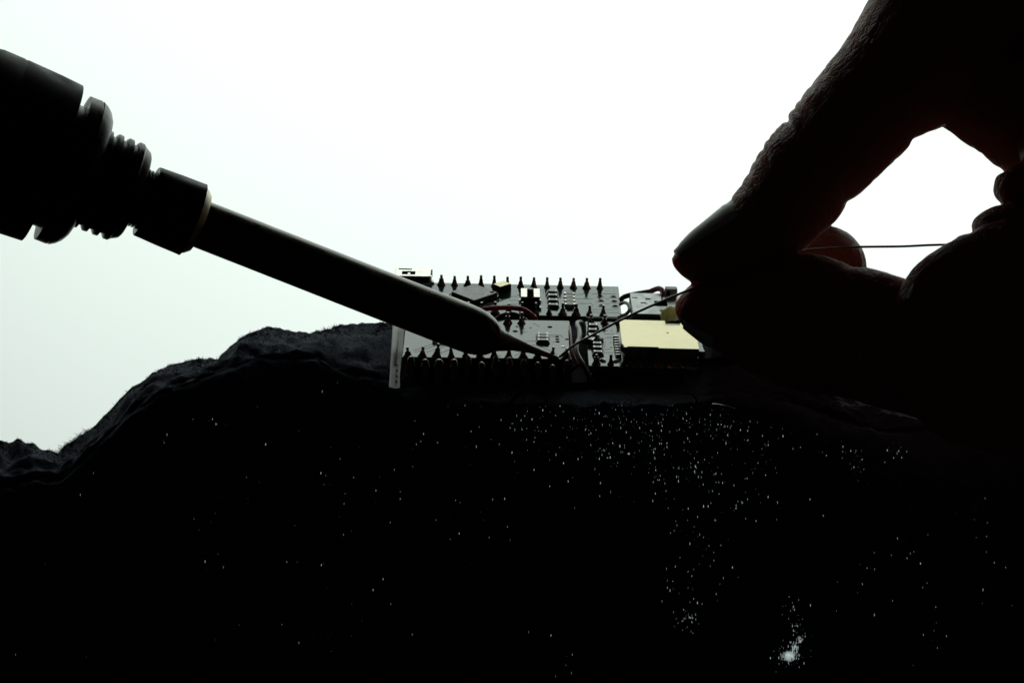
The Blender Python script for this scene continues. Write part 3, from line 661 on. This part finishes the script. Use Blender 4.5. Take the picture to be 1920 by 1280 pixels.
# thenar mass nearest the camera
HU = [(1668,618),(1672,585),(1684,551),(1696,525),(1710,503),(1736,480),(1770,459),(1815,434),(1850,420),(1900,390),(1960,340)]
HL = [(1680,680),(1690,730),(1705,765),(1730,795),(1765,820),(1810,838),(1870,852),(1930,862),(2000,870),(2080,870),(2160,850)]
hm.rings(outline_rings(HU, HL, [398, 396, 397, 402, 410], 44, 28, .62))
def ell(c, r, tilt=0, sq=(1, 1, 1)):
    px, py, d = c; k = d/FPX; C = at(px, py, d); rs = []
    ca, sa = math.cos(tilt), math.sin(tilt)
    for i in range(1, 16):
        a = math.pi*i/16; ring = []
        for j in range(20):
            b = 2*math.pi*j/20; x = math.sin(a)*math.cos(b)*r[0]*k; y = math.cos(a)*r[1]*k; z = math.sin(a)*math.sin(b)*r[2]*k
            ring.append(C+RT*(x*ca-y*sa)+UP*(x*sa+y*ca)+FW*z)
        rs.append(ring)
    hm.rings(rs)
ell((1884, 424, 404), (66, 42, 55), .25)          # skin folds of the web
ell((1930, 352, 408), (68, 48, 58), 0)
ell((1995, 300, 412), (95, 60, 80), -.6)
ell((1962, 388, 410), (84, 105, 62))
# web between index and thumb
WL = [(1768,238),(1782,246),(1796,259),(1815,272),(1843,289),(1871,315),(1905,345),(1960,380)]
WU = [(1850,90),(1880,100),(1920,115),(1960,130),(2000,150),(2050,180),(2100,210),(2150,240)]
hm.rings(outline_rings(WU, WL, [421, 421, 421, 420, 418], 30, 28, .75))
def chain(pts, n=6, nr=22):
    P = spline([tuple(at(*p[:3]))+(p[3]*p[2]/FPX,) for p in pts], n)
    hm.tube([Vector(p[:3]) for p in P], [float(max(.6, p[3])) for p in P], nr)
# palm, back of the hand, wrist
chain([(1790, 20, 430, 150), (1880, 50, 435, 175), (2020, 155, 435, 200), (2140, 340, 432, 225), (2180, 520, 430, 235), (2300, 640, 430, 225), (2500, 720, 430, 215), (2800, 800, 430, 210)])
chain([(1960, 620, 415, 190), (2060, 560, 420, 240), (2160, 520, 428, 250), (2250, 560, 430, 240)])
chain([(1720, -120, 428, 100), (1830, -20, 436, 150), (1980, 120, 440, 190)])
# middle finger behind, its tip showing between index and thumb
chain([(1830, 0, 450, 115), (1712, 105, 454, 98), (1632, 195, 456, 92), (1564, 275, 456, 84), (1508, 350, 454, 78), (1486, 415, 450, 70), (1505, 468, 446, 70), (1540, 500, 442, 72), (1560, 540, 440, 62), (1568, 570, 438, 30)])
ell((1545, 501, 442), (80, 78, 80))
# ring and little finger curled behind the thumb base
chain([(1960, 120, 462, 130), (1985, 330, 474, 100), (1950, 500, 478, 90), (1890, 610, 472, 84), (1820, 650, 462, 78), (1780, 655, 456, 66), (1755, 655, 453, 34)])
chain([(2080, 200, 475, 120), (2080, 400, 490, 84), (2040, 560, 492, 76), (1980, 660, 486, 70), (1910, 690, 477, 64), (1880, 692, 473, 54), (1860, 692, 471, 26)])
hand = empty('hand', at(1800, 640, 415)); ho = at(1800, 640, 415)
tag(hand, 'bare hand on the right pinching a thin wire between index finger and thumb', 'hand')
tmp = MB(); tmp.v = [tuple(Vector(v)-ho) for v in hm.v]; tmp.f = hm.f
tm = tmp.mesh('hand_raw'); to = bpy.data.objects.new('hand_raw', tm); col.objects.link(to)
md = to.modifiers.new('r', 'REMESH'); md.mode = 'VOXEL'; md.voxel_size = 0.00036; md.use_smooth_shade = True
ms = to.modifiers.new('s', 'SMOOTH'); ms.iterations = 8; ms.factor = .5
dg = bpy.context.evaluated_depsgraph_get()
sm_ = bpy.data.meshes.new_from_object(to.evaluated_get(dg)); sm_.name = 'skin_surface'
bpy.data.objects.remove(to); bpy.data.meshes.remove(tm)
# creases pressed into the skin across the knuckles
CR = [((1474,226),(1496,262),.75,5),((1479,232),(1488,285),.3,4),((1429,278),(1452,320),.6,5),((1415,300),(1440,330),.35,4),((1489,203),(1512,228),.40,4),((1500,188),(1520,205),.3,4),((1520,163),(1540,185),.22,4),
      ((1403,324),(1425,345),.30,4),((1440,258),(1462,285),.3,4),((1452,246),(1474,280),.25,3),((1391,346),(1410,360),.22,3),((1377,364),(1372,400),.2,3),((1368,376),(1378,416),.6,5),((1378,416),(1340,473),.35,4),
      ((1712,261),(1680,235),.5,7),((1640,339),(1615,318),.35,6),((1680,300),(1660,280),.25,5),((1588,380),(1560,355),.5,7),
      ((1597,499),(1575,500),.35,5),((1590,502),(1560,545),.25,6),((1610,505),(1600,560),.25,6),((1880,318),(1915,320),.8,9),((1817,433),(1850,450),.8,9),((1843,289),(1865,280),.3,5),((1546,128),(1570,150),.18,4)]
nv = len(sm_.vertices); co = np.empty(nv*3, 'f'); sm_.vertices.foreach_get('co', co); co = co.reshape(-1, 3)
no = np.empty(nv*3, 'f'); sm_.vertices.foreach_get('normal', no); no = no.reshape(-1, 3)
wv = co/MM+np.array(ho)-np.array(CAM); dpt = wv@np.array(FW); X = 960+FPX*(wv@np.array(RT))/dpt; Y = 640-FPX*(wv@np.array(UP))/dpt
disp = np.zeros(nv)
for a, b, dep_, wd in CR:
    a, b = np.array(a, float), np.array(b, float); ab = b-a; t = np.clip(((X-a[0])*ab[0]+(Y-a[1])*ab[1])/(ab@ab), -.12, 1)
    wob = 3*np.sin(t*9+a[0])
    q = np.hypot(X-a[0]-t*ab[0]+wob*0.5, Y-a[1]-t*ab[1]); fade = np.clip(1-t, 0, 1)**.5
    disp -= np.where(dpt < 432, dep_*.36*fade*np.exp(-(q/wd)**2), 0)
    disp += np.where(dpt < 432, dep_*.10*fade*np.exp(-((q-wd*2.2)/(wd*1.2))**2), 0)
for i in np.nonzero((X < 1960) & (X > 1200))[0]:
    p = Vector(co[i])/MM
    disp[i] += .15*noise.noise(p*.5)+.03*noise.noise(p*1.5)
co += no*(disp*MM)[:, None]
sm_.vertices.foreach_set('co', co.ravel()); sm_.update()
for f in sm_.polygons: f.use_smooth = True
link('skin_surface', sm_, M['skin'], hand)
# nails
def nail(rings, k0, k1, phi0, phi1, over, name='fingernail', lift=.32):
    n = len(rings[0]); top = []; K = list(range(k0, k1+1)); nph = 13
    for a, k in enumerate(K):
        r = rings[k]; c = sum((Vector(p) for p in r), Vector())/n; row = []
        h = (r[0]-r[n//2])/2; w_ = (r[n//4]-r[3*n//4])/2
        for j in range(nph):
            ph = phi0+(phi1-phi0)*j/(nph-1); e = abs(2*j/(nph-1)-1)
            q = h*math.cos(ph)+w_*math.sin(ph)
            sink = min(1.0, (len(K)-1-a)/4.0)
            row.append(c+q*(1+((lift+.45)*sink-.45)/q.length*(1-.6*e**4)))
        top.append(row)
    dr = (Vector(top[0][nph//2])-Vector(top[min(5, len(top)-1)][nph//2])).normalized()
    front = [p+dr*(over*(1-.55*abs(2*j/(nph-1)-1)**2)) for j, p in enumerate(top[0])]
    top = [front]+top; m = MB(); R_ = len(top); cen = sum((Vector(p) for r in top for p in r), Vector())/(R_*nph)
    low = []
    for a, row in enumerate(top):
        c = sum((Vector(p) for p in rings[K[max(a-1, 0)]]), Vector())/n
        low.append([p+(c-p).normalized()*.42 for p in row])
    vs = [p-ho for r in top for p in r]+[p-ho for r in low for p in r]; o = R_*nph; fs = []
    for a in range(R_-1):
        for j in range(nph-1):
            q = (a*nph+j, a*nph+j+1, (a+1)*nph+j+1, (a+1)*nph+j); fs += [q, tuple(o+x for x in reversed(q))]
    for a in range(R_-1):
        for j in (0, nph-1): fs.append((a*nph+j, (a+1)*nph+j, o+(a+1)*nph+j, o+a*nph+j))
    for j in range(nph-1):
        for a in (0, R_-1): fs.append((a*nph+j, a*nph+j+1, o+a*nph+j+1, o+a*nph+j))
    m.add(vs, fs); return m.build(name, M['nail'], hand, True)
nail(irings, 3, 22, -1.25, 0.95, 1.0)
nail(trings, 4, 15, math.pi-.85, math.pi+.6, .25)

# the thin wire held in the fingers
wp = spline([at(*q) for q in [(1049, 669, 432.5), (1075, 648, 430), (1110, 628.5, 427.5), (1180, 592, 422), (1250, 561, 417.5), (1318, 533, 414), (1372, 516, 414), (1440, 490, 418), (1500, 471, 421), (1555, 465.5, 422), (1610, 463, 422), (1690, 462, 420), (1745, 459.5, 419), (1790, 459, 418), (1850, 462, 418)]], 8)
P = [Vector(p) for p in wp]; so_ = P[0]
tag(MB().tube([p-so_ for p in P], .215, 10).build('solder_wire', M['solder_wire'], None, True, so_), 'thin dull metal wire held in the fingers, its end touching the iron tip', 'wire')
